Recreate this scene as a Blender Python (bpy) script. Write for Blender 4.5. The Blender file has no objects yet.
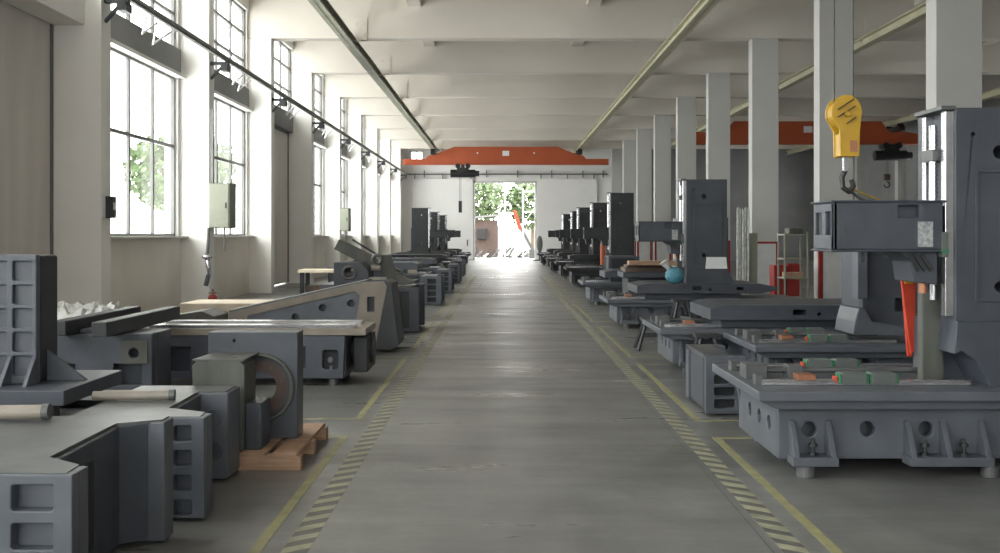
import bpy, bmesh, math, random
from mathutils import Vector, Matrix
from mathutils.geometry import tessellate_polygon
random.seed(7)
SC = bpy.context.scene
COL = SC.collection
PI = math.pi

# ------------------------------------------------------------------ materials
def new_mat(name):
    m = bpy.data.materials.new(name); m.use_nodes = True
    nt = m.node_tree; b = nt.nodes['Principled BSDF']
    return m, nt, b
def N(nt, t, **kw):
    n = nt.nodes.new(t)
    for k, v in kw.items(): setattr(n, k, v)
    return n
def paint(name, c, c2=None, rough=.5, metal=0.0, scale=4.0, bump=0.05, spec=.5, detail=6, stretch=None):
    m, nt, b = new_mat(name)
    c2 = c2 or tuple(x*.72 for x in c)
    tc = N(nt, 'ShaderNodeTexCoord'); mp = N(nt, 'ShaderNodeMapping')
    nt.links.new(tc.outputs['Object'], mp.inputs[0])
    if stretch: mp.inputs['Scale'].default_value = stretch
    no = N(nt, 'ShaderNodeTexNoise'); no.inputs['Scale'].default_value = scale; no.inputs['Detail'].default_value = detail
    nt.links.new(mp.outputs[0], no.inputs['Vector'])
    rp = N(nt, 'ShaderNodeValToRGB')
    rp.color_ramp.elements[0].position = .3; rp.color_ramp.elements[1].position = .72
    rp.color_ramp.elements[0].color = (*c2, 1); rp.color_ramp.elements[1].color = (*c, 1)
    nt.links.new(no.outputs['Fac'], rp.inputs[0]); nt.links.new(rp.outputs[0], b.inputs['Base Color'])
    b.inputs['Roughness'].default_value = rough; b.inputs['Metallic'].default_value = metal
    b.inputs['Specular IOR Level'].default_value = spec
    if bump:
        n2 = N(nt, 'ShaderNodeTexNoise'); n2.inputs['Scale'].default_value = scale*14
        nt.links.new(mp.outputs[0], n2.inputs['Vector'])
        bp = N(nt, 'ShaderNodeBump'); bp.inputs['Strength'].default_value = bump; bp.inputs['Distance'].default_value = .01
        nt.links.new(n2.outputs['Fac'], bp.inputs['Height']); nt.links.new(bp.outputs[0], b.inputs['Normal'])
    return m
M = {}
M['iron'] = paint('iron_paint', (.066,.074,.093), (.047,.053,.068), .45)
M['iron2'] = paint('iron_paint_light', (.104,.114,.136), (.076,.084,.102), .45)
M['irond'] = paint('iron_dark_and_shade', (.030,.032,.037), (.018,.020,.023), .5)  # dark parts; also shade in pockets and on backlit far machines
M['irong'] = paint('iron_green_grey', (.10,.102,.092), (.055,.056,.05), .5, stretch=(1,1,.15), scale=9)
M['machined'] = paint('machined_top', (.135,.14,.142), (.085,.088,.092), .4, .25, 5)
M['steel'] = paint('steel', (.66,.67,.70), (.5,.5,.53), .2, .9, 8, 0)
M['tan'] = paint('guarded_tan', (.24,.205,.17), (.15,.13,.105), .5, 0, 3)
M['black'] = paint('black_parts', (.016,.016,.018), (.008,.008,.009), .4)
M['rubber'] = paint('rubber', (.03,.03,.032), None, .7)
M['yellow'] = paint('hoist_yellow', (.52,.31,.02), (.40,.23,.015), .4)
M['orange'] = paint('crane_orange', (.42,.085,.028), (.36,.07,.022), .45, scale=1)
M['rail'] = paint('runway_cream', (.50,.47,.34), (.40,.38,.27), .5, scale=2)
M['railg'] = paint('runway_grey', (.36,.36,.28), (.26,.26,.2), .5, scale=2)
M['wall'] = paint('plaster_white', (.70,.69,.67), (.62,.61,.59), .75, scale=.8, bump=.03)
M['wallw'] = paint('white_sheet', (.84,.84,.83), (.79,.79,.78), .5, scale=.8, bump=0)
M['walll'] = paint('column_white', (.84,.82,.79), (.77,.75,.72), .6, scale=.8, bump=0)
M['wallb'] = paint('plaster_sunlit', (.80,.75,.68), (.70,.65,.58), .8, scale=.9, bump=.03)  # sunlit glow of the lower left wall is put into this colour
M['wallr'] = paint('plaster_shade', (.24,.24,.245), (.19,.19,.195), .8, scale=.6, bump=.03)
M['ceil'] = paint('ceiling_concrete', (.66,.62,.57), (.54,.50,.45), .8, scale=.35, bump=0, stretch=(.6,2,1))
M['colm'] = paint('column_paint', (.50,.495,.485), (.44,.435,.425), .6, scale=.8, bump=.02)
M['shut'] = paint('shutter_grey', (.66,.62,.58), (.56,.525,.49), .6, scale=1.2, stretch=(1,3,.3))
M['panel'] = paint('panel_white', (.58,.59,.59), (.50,.51,.51), .45)
M['red'] = paint('signal_red', (.30,.018,.016), (.22,.014,.012), .45)
M['redor'] = paint('red_orange', (.60,.06,.025), (.42,.04,.018), .5)
M['wood'] = paint('pallet_wood', (.46,.30,.20), (.30,.185,.12), .75, scale=6, stretch=(1,6,6), bump=.2)
M['woodl'] = paint('pale_crate_wood', (.80,.70,.56), (.66,.56,.44), .7, scale=3)
M['frame'] = paint('window_frame', (.17,.17,.165), (.13,.13,.125), .5)
M['green'] = paint('carriage_grey_green', (.12,.135,.13), (.09,.10,.10), .4)
M['greenc'] = paint('seal_green', (.03,.20,.09), None, .5)
M['cab'] = paint('cabinet_pale_green', (.27,.28,.22), (.23,.24,.19), .45)
M['cabd'] = paint('cabinet_shaded_side', (.16,.17,.13), None, .5)  # darker copy of the cabinet green, side shade put into the colour
M['blue'] = paint('blue_bag', (.10,.32,.42), (.05,.18,.26), .22, scale=14, bump=.8)
M['white'] = paint('white_paper', (.78,.79,.80), (.70,.71,.72), .6, scale=12)
M['plate'] = paint('data_plate_print', (.50,.51,.52), (.16,.17,.18), .4, scale=38, bump=0)
M['film'] = paint('crumpled_film', (.72,.73,.71), (.42,.43,.41), .25, scale=10, bump=1)
M['brass'] = paint('copper_fitting', (.45,.20,.12), None, .4, .6)
M['hook'] = paint('dark_hook', (.06,.06,.06), None, .4, .6)
M['brown'] = paint('rusty_brown', (.15,.10,.085), (.08,.055,.045), .7)
M['leaf'] = paint('leaves', (.10,.145,.06), (.045,.075,.025), .6, scale=6)
M['bark'] = paint('bark', (.2,.15,.1), None, .9)
M['shed'] = paint('shed_brown', (.085,.058,.048), (.06,.04,.034), .8)
M['yard'] = paint('yard_concrete', (.30,.29,.26), (.12,.14,.08), .9, scale=.6)
M['lineY'] = paint('line_yellow', (.34,.32,.15), (.21,.205,.125), .55, scale=7, bump=0)
M['lineD'] = paint('line_dark', (.12,.12,.11), (.10,.10,.095), .5, scale=7, bump=0)
M['lineG'] = paint('line_worn', (.38,.375,.25), (.22,.22,.17), .55, scale=7, bump=0)
M['pink'] = paint('protected_rod', (.30,.265,.23), (.20,.18,.155), .35, scale=5)

def floor_mat():
    m, nt, b = new_mat('polished_floor')
    tc = N(nt, 'ShaderNodeTexCoord')
    def noise(scale, det, st=(1,1,1), rough=.6):
        mp = N(nt, 'ShaderNodeMapping'); mp.inputs['Scale'].default_value = st
        nt.links.new(tc.outputs['Object'], mp.inputs[0])
        n = N(nt, 'ShaderNodeTexNoise'); n.inputs['Scale'].default_value = scale; n.inputs['Detail'].default_value = det
        n.inputs['Roughness'].default_value = rough
        nt.links.new(mp.outputs[0], n.inputs['Vector']); return n
    a = noise(.7, 8); c = noise(2.2, 10, (1, .5, 1), .7)
    mx = N(nt, 'ShaderNodeMix', data_type='FLOAT'); mx.inputs[0].default_value = .5
    nt.links.new(a.outputs['Fac'], mx.inputs[2]); nt.links.new(c.outputs['Fac'], mx.inputs[3])
    rp = N(nt, 'ShaderNodeValToRGB'); e = rp.color_ramp.elements
    e[0].position = .36; e[0].color = (.098,.100,.098, 1); e[1].position = .64; e[1].color = (.20,.202,.195, 1)
    nt.links.new(mx.outputs[0], rp.inputs[0])
    # slab joints every 6 m across, one along the aisle
    sp = N(nt, 'ShaderNodeSeparateXYZ'); nt.links.new(tc.outputs['Object'], sp.inputs[0])
    def joint(out, off, period, w):
        s = N(nt, 'ShaderNodeMath', operation='ADD'); s.inputs[1].default_value = off; nt.links.new(sp.outputs[out], s.inputs[0])
        f = N(nt, 'ShaderNodeMath', operation='PINGPONG'); f.inputs[1].default_value = period/2; nt.links.new(s.outputs[0], f.inputs[0])
        l = N(nt, 'ShaderNodeMath', operation='LESS_THAN'); l.inputs[1].default_value = w; nt.links.new(f.outputs[0], l.inputs[0])
        return l
    j1 = joint(1, 1000*6-8.67, 6.0, .006); j2 = joint(0, 500-.62-500+600, 6.0, .005)
    mxj = N(nt, 'ShaderNodeMath', operation='MAXIMUM'); nt.links.new(j1.outputs[0], mxj.inputs[0]); nt.links.new(j2.outputs[0], mxj.inputs[1])
    mc = N(nt, 'ShaderNodeMix', data_type='RGBA'); mc.inputs[7].default_value = (.09,.09,.088,1)
    nt.links.new(mxj.outputs[0], mc.inputs[0]); nt.links.new(rp.outputs[0], mc.inputs[6])
    # chipped white flecks near the aisle joint
    fl = noise(16, 3, (1,.35,1)); g = N(nt, 'ShaderNodeMath', operation='GREATER_THAN'); g.inputs[1].default_value = .66
    nt.links.new(fl.outputs['Fac'], g.inputs[0])
    d = joint(0, 600-.0, 6.0, .0); 
    ax = N(nt, 'ShaderNodeMath', operation='SUBTRACT'); ax.inputs[1].default_value = .78; nt.links.new(sp.outputs[0], ax.inputs[0])
    ab = N(nt, 'ShaderNodeMath', operation='ABSOLUTE'); nt.links.new(ax.outputs[0], ab.inputs[0])
    lt = N(nt, 'ShaderNodeMath', operation='LESS_THAN'); lt.inputs[1].default_value = .035; nt.links.new(ab.outputs[0], lt.inputs[0])
    mu = N(nt, 'ShaderNodeMath', operation='MULTIPLY'); nt.links.new(g.outputs[0], mu.inputs[0]); nt.links.new(lt.outputs[0], mu.inputs[1])
    mc2 = N(nt, 'ShaderNodeMix', data_type='RGBA'); mc2.inputs[7].default_value = (.42,.42,.40,1)
    nt.links.new(mu.outputs[0], mc2.inputs[0]); nt.links.new(mc.outputs[2], mc2.inputs[6])
    nt.links.new(mc2.outputs[2], b.inputs['Base Color'])
    r = noise(1.1, 8, (.5,2.2,1)); rr = N(nt, 'ShaderNodeMapRange'); rr.inputs['From Min'].default_value = .3; rr.inputs['From Max'].default_value = .7
    rr.inputs['To Min'].default_value = .24; rr.inputs['To Max'].default_value = .46
    nt.links.new(r.outputs['Fac'], rr.inputs[0]); nt.links.new(rr.outputs[0], b.inputs['Roughness'])
    bn = noise(1.4, 3, (.6,3,1)); bp = N(nt, 'ShaderNodeBump'); bp.inputs['Strength'].default_value = .25; bp.inputs['Distance'].default_value = .01
    nt.links.new(bn.outputs['Fac'], bp.inputs['Height']); nt.links.new(bp.outputs[0], b.inputs['Normal'])
    b.inputs['Specular IOR Level'].default_value = .55
    return m
M['floor'] = floor_mat()
def glass_mat():
    m = bpy.data.materials.new('window_glass'); m.use_nodes = True; nt = m.node_tree; nt.nodes.clear()
    o = N(nt, 'ShaderNodeOutputMaterial'); t = N(nt, 'ShaderNodeBsdfTransparent'); g = N(nt, 'ShaderNodeBsdfGlossy')
    t.inputs[0].default_value = (.93,.95,.94,1); g.inputs['Roughness'].default_value = .05
    lw = N(nt, 'ShaderNodeLayerWeight'); fr = N(nt, 'ShaderNodeMath', operation='POWER'); fr.inputs[1].default_value = 5
    nt.links.new(lw.outputs['Facing'], fr.inputs[0])
    mx = N(nt, 'ShaderNodeMixShader'); nt.links.new(fr.outputs[0], mx.inputs[0]); nt.links.new(t.outputs[0], mx.inputs[1]); nt.links.new(g.outputs[0], mx.inputs[2])
    nt.links.new(mx.outputs[0], o.inputs[0]); return m
M['glass'] = glass_mat()

# ------------------------------------------------------------------ mesh builder
def circ(cx, cy, r, n=20, ry=None):
    ry = ry or r
    return [(cx+r*math.cos(2*PI*i/n), cy+ry*math.sin(2*PI*i/n)) for i in range(n)]
def rect(x0, y0, x1, y1): return [(x0,y0),(x1,y0),(x1,y1),(x0,y1)]
def rrect(x0, y0, x1, y1, c=.008):
    return [(x0+c,y0),(x1-c,y0),(x1,y0+c),(x1,y1-c),(x1-c,y1),(x0+c,y1),(x0,y1-c),(x0,y0+c)]
class MB:
    def __init__(s): s.b = bmesh.new()
    def box(s, x0, x1, y0, y1, z0, z1, mat=None):
        r = bmesh.ops.create_cube(s.b, size=1.0)
        mt = Matrix.Translation(((x0+x1)/2,(y0+y1)/2,(z0+z1)/2)) @ Matrix.Diagonal((abs(x1-x0),abs(y1-y0),abs(z1-z0),1))
        if mat is not None: mt = mat @ mt
        bmesh.ops.transform(s.b, matrix=mt, verts=r['verts']); return s
    def prism(s, poly, axis, a, b, holes=(), mat=None):
        loops = [list(poly)] + [list(h) for h in holes]
        def P(p, t):
            v = {'x': (t,p[0],p[1]), 'y': (p[0],t,p[1]), 'z': (p[0],p[1],t)}[axis]
            v = Vector(v); return mat @ v if mat is not None else v
        tris = tessellate_polygon([[Vector((p[0],p[1],0)) for p in l] for l in loops])
        flat = [p for l in loops for p in l]
        va = [s.b.verts.new(P(p, a)) for p in flat]; vb = [s.b.verts.new(P(p, b)) for p in flat]
        fs = []
        for t in tris:
            for vs in (va, vb):
                try: fs.append(s.b.faces.new([vs[i] for i in t]))
                except ValueError: pass
        k = 0
        for l in loops:
            n = len(l)
            for i in range(n):
                j = (i+1) % n
                fs.append(s.b.faces.new([va[k+i], va[k+j], vb[k+j], vb[k+i]]))
            k += n
        bmesh.ops.recalc_face_normals(s.b, faces=fs); return s
    def cyl(s, p, q, r, r2=None, n=16):
        p, q = Vector(p), Vector(q); d = q-p
        rr = bmesh.ops.create_cone(s.b, cap_ends=True, segments=n, radius1=r, radius2=r if r2 is None else r2, depth=d.length)
        mt = Matrix.Translation((p+q)/2) @ d.to_track_quat('Z','Y').to_matrix().to_4x4()
        bmesh.ops.transform(s.b, matrix=mt, verts=rr['verts']); return s
    def bar(s, p, q, w, h):
        p, q = Vector(p), Vector(q); d = q-p
        rr = bmesh.ops.create_cube(s.b, size=1.0)
        mt = Matrix.Translation((p+q)/2) @ d.to_track_quat('Z','Y').to_matrix().to_4x4() @ Matrix.Diagonal((w,h,d.length,1))
        bmesh.ops.transform(s.b, matrix=mt, verts=rr['verts']); return s
    def path(s, pts, r, n=8):
        for a, b in zip(pts, pts[1:]): s.cyl(a, b, r, n=n)
        for p in pts[1:-1]: s.ball(p, r, 8)
        return s
    def ball(s, p, r, n=12, sc=(1,1,1)):
        rr = bmesh.ops.create_uvsphere(s.b, u_segments=n, v_segments=max(6,n//2), radius=r)
        bmesh.ops.transform(s.b, matrix=Matrix.Translation(p) @ Matrix.Diagonal((*sc,1)), verts=rr['verts']); return s
    def ring(s, c, axis, R, r, n=28, m=8):
        c = Vector(c); vs = []
        for i in range(n):
            a = 2*PI*i/n; row = []
            for j in range(m):
                t = 2*PI*j/m; d = R+r*math.cos(t); h = r*math.sin(t)
                u, v = d*math.cos(a), d*math.sin(a)
                row.append(s.b.verts.new(c+Vector({'x':(h,u,v),'y':(u,h,v),'z':(u,v,h)}[axis])))
            vs.append(row)
        fs = [s.b.faces.new([vs[i][j], vs[(i+1)%n][j], vs[(i+1)%n][(j+1)%m], vs[i][(j+1)%m]]) for i in range(n) for j in range(m)]
        bmesh.ops.recalc_face_normals(s.b, faces=fs); return s
    def build(s, name, m, parent=None, bevel=0, smooth=False, xf=None, flip=False):
        if xf is not None: bmesh.ops.transform(s.b, matrix=xf, verts=s.b.verts)
        if flip: bmesh.ops.recalc_face_normals(s.b, faces=s.b.faces)
        me = bpy.data.meshes.new(name)
        off = Vector((0,0,0))
        if parent is not None:
            q = parent
            while q is not None: off += q.location; q = q.parent
        else:
            vs = [v.co for v in s.b.verts]
            off = Vector(((min(v.x for v in vs)+max(v.x for v in vs))/2, (min(v.y for v in vs)+max(v.y for v in vs))/2, min(v.z for v in vs)))
        bmesh.ops.translate(s.b, verts=s.b.verts, vec=-off)
        s.b.to_mesh(me); s.b.free(); me.materials.append(m if not isinstance(m, str) else M[m])
        if smooth:
            for p in me.polygons: p.use_smooth = True
        o = bpy.data.objects.new(name, me); COL.objects.link(o)
        if parent is not None: o.parent = parent
        else: o.location = off
        if bevel:
            bv = o.modifiers.new('bevel', 'BEVEL'); bv.width = bevel; bv.segments = 2; bv.limit_method = 'ANGLE'; bv.angle_limit = math.radians(40)
            bv.harden_normals = False
        return o
def thing(name, label, cat, loc, group=None):
    o = bpy.data.objects.new(name, None); COL.objects.link(o); o.location = loc; o.empty_display_size = .1
    o['label'] = label; o['category'] = cat
    if group: o['group'] = group
    return o
def tag(o, label, cat, group=None, kind=None):
    o['label'] = label; o['category'] = cat
    if group: o['group'] = group
    if kind: o['kind'] = kind
    return o
def struct(o, label=None):
    o['kind'] = 'structure'
    if label: o['label'] = label
    return o
KIDS = {}
def dup(root, loc, label=None, group=None):
    allo = list(bpy.data.objects)
    def cp(o, par):
        c = o.copy(); COL.objects.link(c)
        if par: c.parent = par
        for ch in [k for k in allo if k.parent == o]: cp(ch, c)
        return c
    r = cp(root, None); r.location = loc
    if label: r['label'] = label
    if group: r['group'] = group
    return r

# ------------------------------------------------------------------ the hall
YN, YF = -8.0, 66.3
COLY = [(16.3+6*k, 16.7+6*k) for k in range(-4, 9)]
XL, XR = -7.1, 20.6
struct(MB().box(XL-.4, XR+.4, YN-.3, YF+.3, -.3, 0).build('floor', 'floor'), 'grey polished concrete floor of the hall')
struct(MB().box(XL-.4, XR+.4, YN, YF, 8.25, 8.5).build('ceiling', 'ceil'), 'concrete slab ceiling')
for k, (a, b) in enumerate(COLY):
    struct(MB().box(XL, -6.34, a, b, 0, 7.0).build('column', 'walll', bevel=.01), 'white painted column on the left wall')
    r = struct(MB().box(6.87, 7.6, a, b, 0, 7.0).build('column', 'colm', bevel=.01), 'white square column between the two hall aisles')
    # painted dado : red stripe frame round a white panel
    for (x0, x1, z0, z1) in ((6.87,6.95,.12,1.42),(7.52,7.6,.12,1.42),(6.87,7.6,1.36,1.42)):
        struct(MB().box(x0, x1, a-.012, a-.001, z0, z1).build('trim_red', 'red'))
    struct(MB().box(6.858, 6.869, a, a+.08, .12, 1.42).build('trim_red', 'red'))
    struct(MB().box(6.95, 7.52, a-.010, a-.001, .12, 1.36).build('trim_panel', 'panel'))
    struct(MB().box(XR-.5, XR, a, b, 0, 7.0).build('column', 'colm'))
    struct(MB().box(XL, XR, a-.02, b+.02, 7.0, 8.25).build('beam', 'ceil', bevel=.015), 'cross beam under the ceiling')
for x in (-2.4, 2.5, 11.5, 16.0):
    struct(MB().box(x-.18, x+.18, YN, YF, 7.88, 8.25).build('joist', 'ceil'), 'lengthwise ceiling joist')

# left wall bays: window bays get a sill wall, spandrel and top strip ; door bays a shutter
wn = [0]
def window(x, y0, y1, z0, z1, nv, zs, side=1):
    """one steel window in the plane X=x; nv vertical divisions, zs horizontal bars"""
    wn[0] += 1
    r = bpy.data.objects.new('window_%d' % wn[0], None); COL.objects.link(r); r.location = (x, (y0+y1)/2, z0); r['kind'] = 'structure'
    m = MB(); t = .05
    m.box(x-.04, x+.04, y0, y0+t, z0, z1).box(x-.04, x+.04, y1-t, y1, z0, z1)
    m.box(x-.04, x+.04, y0, y1, z0, z0+t).box(x-.04, x+.04, y0, y1, z1-t, z1)
    for i in range(1, nv):
        y = y0+(y1-y0)*i/nv; m.box(x-.03, x+.03, y-.04, y+.04, z0, z1)
    for z in zs: m.box(x-.035, x+.035, y0, y1, z-.035, z+.035)
    m.build('window_frame', 'frame', r)
    MB().box(x-.005, x+.005, y0+.02, y1-.02, z0+.02, z1-.02).build('pane', 'glass', r)
    p = bpy.data.lights.new('sky_portal', 'AREA'); p.shape = 'RECTANGLE'; p.size = y1-y0; p.size_y = z1-z0
    p.cycles.is_portal = True
    po = bpy.data.objects.new('sky_portal', p); COL.objects.link(po)
    po.location = (x-.12*side, (y0+y1)/2, (z0+z1)/2)
    po.rotation_euler = Matrix(((0,0,-side),(side,0,0),(0,1,0))).to_euler() if False else (0,0,0)
    d = Vector((side,0,0)); po.rotation_euler = d.to_track_quat('-Z','Z').to_euler()
    return r
WT = .3
DOORBAYS = (-1, 2)
for k in range(-5, 9):
    y0 = 16.7+6*k if k > -5 else YN; y1 = min(16.3+6*(k+1), YF)
    if y1 <= y0+.1: continue
    if y1-y0 < 3:
        struct(MB().box(XL-.2, XL, y0, y1, 0, 8.25).build('wall_left', 'wall')); continue
    if k in DOORBAYS:
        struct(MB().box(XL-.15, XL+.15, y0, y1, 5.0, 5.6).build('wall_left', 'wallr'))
        struct(MB().box(XL-.15, XL+.15, y0, y1, 7.75, 8.25).build('wall_left', 'wall'))
        window(XL+.02, y0+.02, y1-.02, 5.6, 7.75, 4, (6.35, 7.1))
        d = bpy.data.objects.new('door_%d' % (1 if k == -1 else 2), None); COL.objects.link(d); d.location = (XL-.05, (y0+y1)/2, 0); d['kind'] = 'structure'
        for j in range(2):
            a = y0+.03+(y1-y0)/2*j; MB().box(XL-.09, XL-.03, a, a+(y1-y0)/2-.06, .03, 4.98).build('door_leaf', 'shut', d, bevel=.01)
        mm = MB()
        mm.box(XL-.12, XL-.0, y0, y0+.06, 0, 5.0).box(XL-.12, XL-.0, y1-.06, y1, 0, 5.0).box(XL-.12, XL, y0, y1, 4.94, 5.0)
        mm.build('door_frame', 'frame', d)
        if k == -1:
            struct(MB().box(XL, XL+.5, y0, y1, 4.92, 5.5).build('lintel', 'walll', bevel=.01))
        continue
    struct(MB().box(XL-.15, XL+.15, y0, y1, 0, 1.53).build('wall_left', 'wallb'))
    struct(MB().box(XL-.15, XL+.32, y0, y1, 1.53, 1.58).build('trim_sill', 'wall', bevel=.008))
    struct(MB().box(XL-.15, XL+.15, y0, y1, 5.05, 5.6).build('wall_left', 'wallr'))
    struct(MB().box(XL-.15, XL+.26, y0, y1, 4.98, 5.05).build('trim_lintel', 'wall'))
    struct(MB().box(XL-.15, XL+.15, y0, y1, 7.75, 8.25).build('wall_left', 'wall'))
    for (a, b) in ((y0, y0+.12), (y1-.12, y1)):
        struct(MB().box(XL-.15, XL+.12, a, b, 1.58, 4.98).build('trim_jamb', 'wall'))
        struct(MB().box(XL-.15, XL+.12, a, b, 5.6, 7.75).build('trim_jamb', 'wall'))
    window(XL+.02, y0+.12, y1-.12, 1.58, 4.98, 4, (3.5,))
    window(XL+.02, y0+.12, y1-.12, 5.6, 7.75, 4, (6.35, 7.1))
# right outer wall
for k in range(-5, 9):
    y0 = 16.7+6*k if k > -5 else YN; y1 = min(16.3+6*(k+1), YF)
    if y1-y0 < 3:
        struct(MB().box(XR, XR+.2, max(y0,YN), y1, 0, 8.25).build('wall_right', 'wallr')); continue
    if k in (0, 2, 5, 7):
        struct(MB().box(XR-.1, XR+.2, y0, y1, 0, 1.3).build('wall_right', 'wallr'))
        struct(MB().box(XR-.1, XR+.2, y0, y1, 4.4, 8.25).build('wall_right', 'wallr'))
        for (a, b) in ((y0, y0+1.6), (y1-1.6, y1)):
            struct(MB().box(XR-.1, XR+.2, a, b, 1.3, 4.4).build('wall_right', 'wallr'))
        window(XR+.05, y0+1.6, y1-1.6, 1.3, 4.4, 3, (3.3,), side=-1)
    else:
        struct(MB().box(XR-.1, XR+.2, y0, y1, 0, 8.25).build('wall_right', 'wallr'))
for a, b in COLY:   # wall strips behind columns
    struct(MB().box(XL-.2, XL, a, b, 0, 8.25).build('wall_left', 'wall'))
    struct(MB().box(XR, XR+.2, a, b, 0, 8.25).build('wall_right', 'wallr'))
added_windows = [(-5.6,-2.0),(0.2,3.8)]  # unseen windows behind the camera, added to light the near faces
struct(MB().prism(rect(XL-.2,0,XR+.2,8.25), 'y', YN-.3, YN, holes=[rect(a,1.4,b,6.6) for a, b in added_windows]).build('wall_back', 'wall'))
for i, (a, b) in enumerate(added_windows):
    q = bpy.data.objects.new('window_%d' % (50+i), None); COL.objects.link(q); q.location = ((a+b)/2, YN-.15, 1.4); q['kind'] = 'structure'
    MB().prism(rect(a,1.4,b,6.6), 'y', YN-.19, YN-.11, holes=[rect(a+.06+j*(b-a)/3, 1.46+k*1.3, a-.02+(j+1)*(b-a)/3, 1.40+(k+1)*1.3-.03) for j in range(3) for k in range(4)]).build('window_frame', 'frame', q)
    MB().box(a+.02,b-.02,YN-.155,YN-.145,1.42,6.58).build('pane', 'glass', q)
    p = bpy.data.lights.new('sky_portal', 'AREA'); p.shape = 'RECTANGLE'; p.size = b-a; p.size_y = 5.2; p.cycles.is_portal = True
    po = bpy.data.objects.new('sky_portal', p); COL.objects.link(po); po.location = ((a+b)/2, YN-.35, 4.0); po.rotation_euler = Vector((0,1,0)).to_track_quat('-Z','Z').to_euler()
# far wall with open doorway
DX0, DX1, DZ = -1.75, 2.12, 4.95
wf = MB().prism([(XL-.2,0),(DX0,0),(DX0,DZ),(DX1,DZ),(DX1,0),(7.4,0),(7.4,8.25),(XL-.2,8.25)], 'y', YF, YF+.3,
                holes=[rect(-5.9,6.1,-5.1,7.0)])
struct(wf.build('wall_far', 'wallw'), 'white far end wall with the open doorway')
window_far = MB().prism(rect(-5.9,6.1,-5.1,7.0), 'y', YF+.1, YF+.16, holes=[rect(-5.84,6.16,-5.53,6.94), rect(-5.47,6.16,-5.16,6.94)])
struct(window_far.build('window_40', 'frame'))
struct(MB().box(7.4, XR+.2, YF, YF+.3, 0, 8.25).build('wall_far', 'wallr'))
struct(MB().box(DX0-.12, DX0, YF-.06, YF, 0, DZ+.1).box(DX1, DX1+.12, YF-.06, YF, 0, DZ+.1).box(DX0-.12, DX1+.12, YF-.06, YF, DZ, DZ+.1).build('trim_doorway', 'panel'))
p = bpy.data.lights.new('sky_portal', 'AREA'); p.shape = 'RECTANGLE'; p.size = DX1-DX0; p.size_y = DZ; p.cycles.is_portal = True
po = bpy.data.objects.new('sky_portal', p); COL.objects.link(po); po.location = ((DX0+DX1)/2, YF+.35, DZ/2); po.rotation_euler = Vector((0,-1,0)).to_track_quat('-Z','Z').to_euler()
# sliding door and its track on the far wall
dl = bpy.data.objects.new('door_3', None); COL.objects.link(dl); dl.location = (-3.9, YF-.2, 0); dl['kind'] = 'structure'
MB().box(-5.75, -1.86, YF-.2, YF-.14, .04, 5.2).build('door_leaf', 'wallw', dl, bevel=.01)
for x in (-5.6,-3.8,-2.0): MB().box(x-.03, x+.03, YF-.24, YF-.10, 5.2, 5.46).build('door_hanger', 'frame', dl)
MB().box(-2.25, -2.19, YF-.23, YF-.2, .9, 1.3).build('door_handle', 'black', dl)
dl2 = bpy.data.objects.new('door_4', None); COL.objects.link(dl2); dl2.location = (4.3, YF-.2, 0); dl2['kind'] = 'structure'
MB().box(2.24, 6.1, YF-.2, YF-.14, .04, 5.2).build('door_leaf', 'wallw', dl2, bevel=.01)
for x in (2.5,4.2,5.9): MB().box(x-.03, x+.03, YF-.24, YF-.10, 5.2, 5.46).build('door_hanger', 'frame', dl2)
struct(MB().box(-6.3, 6.8, YF-.22, YF-.12, 5.46, 5.54).build('trim_door_track', 'frame'))
for x in (-5.0,-3.0,-1.0,1.0,3.2,5.2,6.5): struct(MB().box(x-.03, x+.03, YF-.14, YF, 5.3, 5.75).build('trim_track_bracket', 'frame'))

# floor markings
def hatch(x0, x1, y0, y1, sgn, name):
    n = int((y1-y0)/.19); a = MB(); w = x1-x0
    for i in range(n):
        y = y0+i*.19
        if sgn > 0: pts = [(x0,y),(x0,y+.095),(x1,y+.095+.10),(x1,y+.10)]
        else: pts = [(x0,y+.10),(x0,y+.195),(x1,y+.095),(x1,y)]
        a.prism(pts, 'z', .0012, .0022)
    struct(a.build(name, 'lineG'), 'worn yellow hatched safety strip')
    struct(MB().box(x0, x1, y0, y1, .0002, .0010).build('trim_strip_base', 'lineD'))
hatch(-1.115, -.98, 2.5, 40, 1, 'trim_hatch_left'); hatch(1.42, 1.55, 2.5, 40, -1, 'trim_hatch_right')
def bayline(x, out, y0, y1, w=.06):
    s = 1 if out > x else -1
    m = MB().box(min(x, x+s*w), max(x, x+s*w), y0, y1, .0004, .0022)
    m.box(min(x, out), max(x, out), y1-.05, y1, .0004, .0020)
    m.box(min(x, out), max(x, out), y0, y0+.05, .0004, .0020)
    struct(m.build('trim_bay_line', 'lineY'), 'yellow painted bay outline on the floor')
for (a, b) in ((2.5,8.2),(8.95,13.4),(14.2,19),(20,25),(26,31),(32,37),(38,43)): bayline(-1.22, -5.5, a, b)
for (a, b) in ((2.5,8.14),(8.85,12.8),(13.5,18),(19,24),(25,30),(31,36),(37,42)): bayline(1.66, 6.0, a, b)

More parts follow.
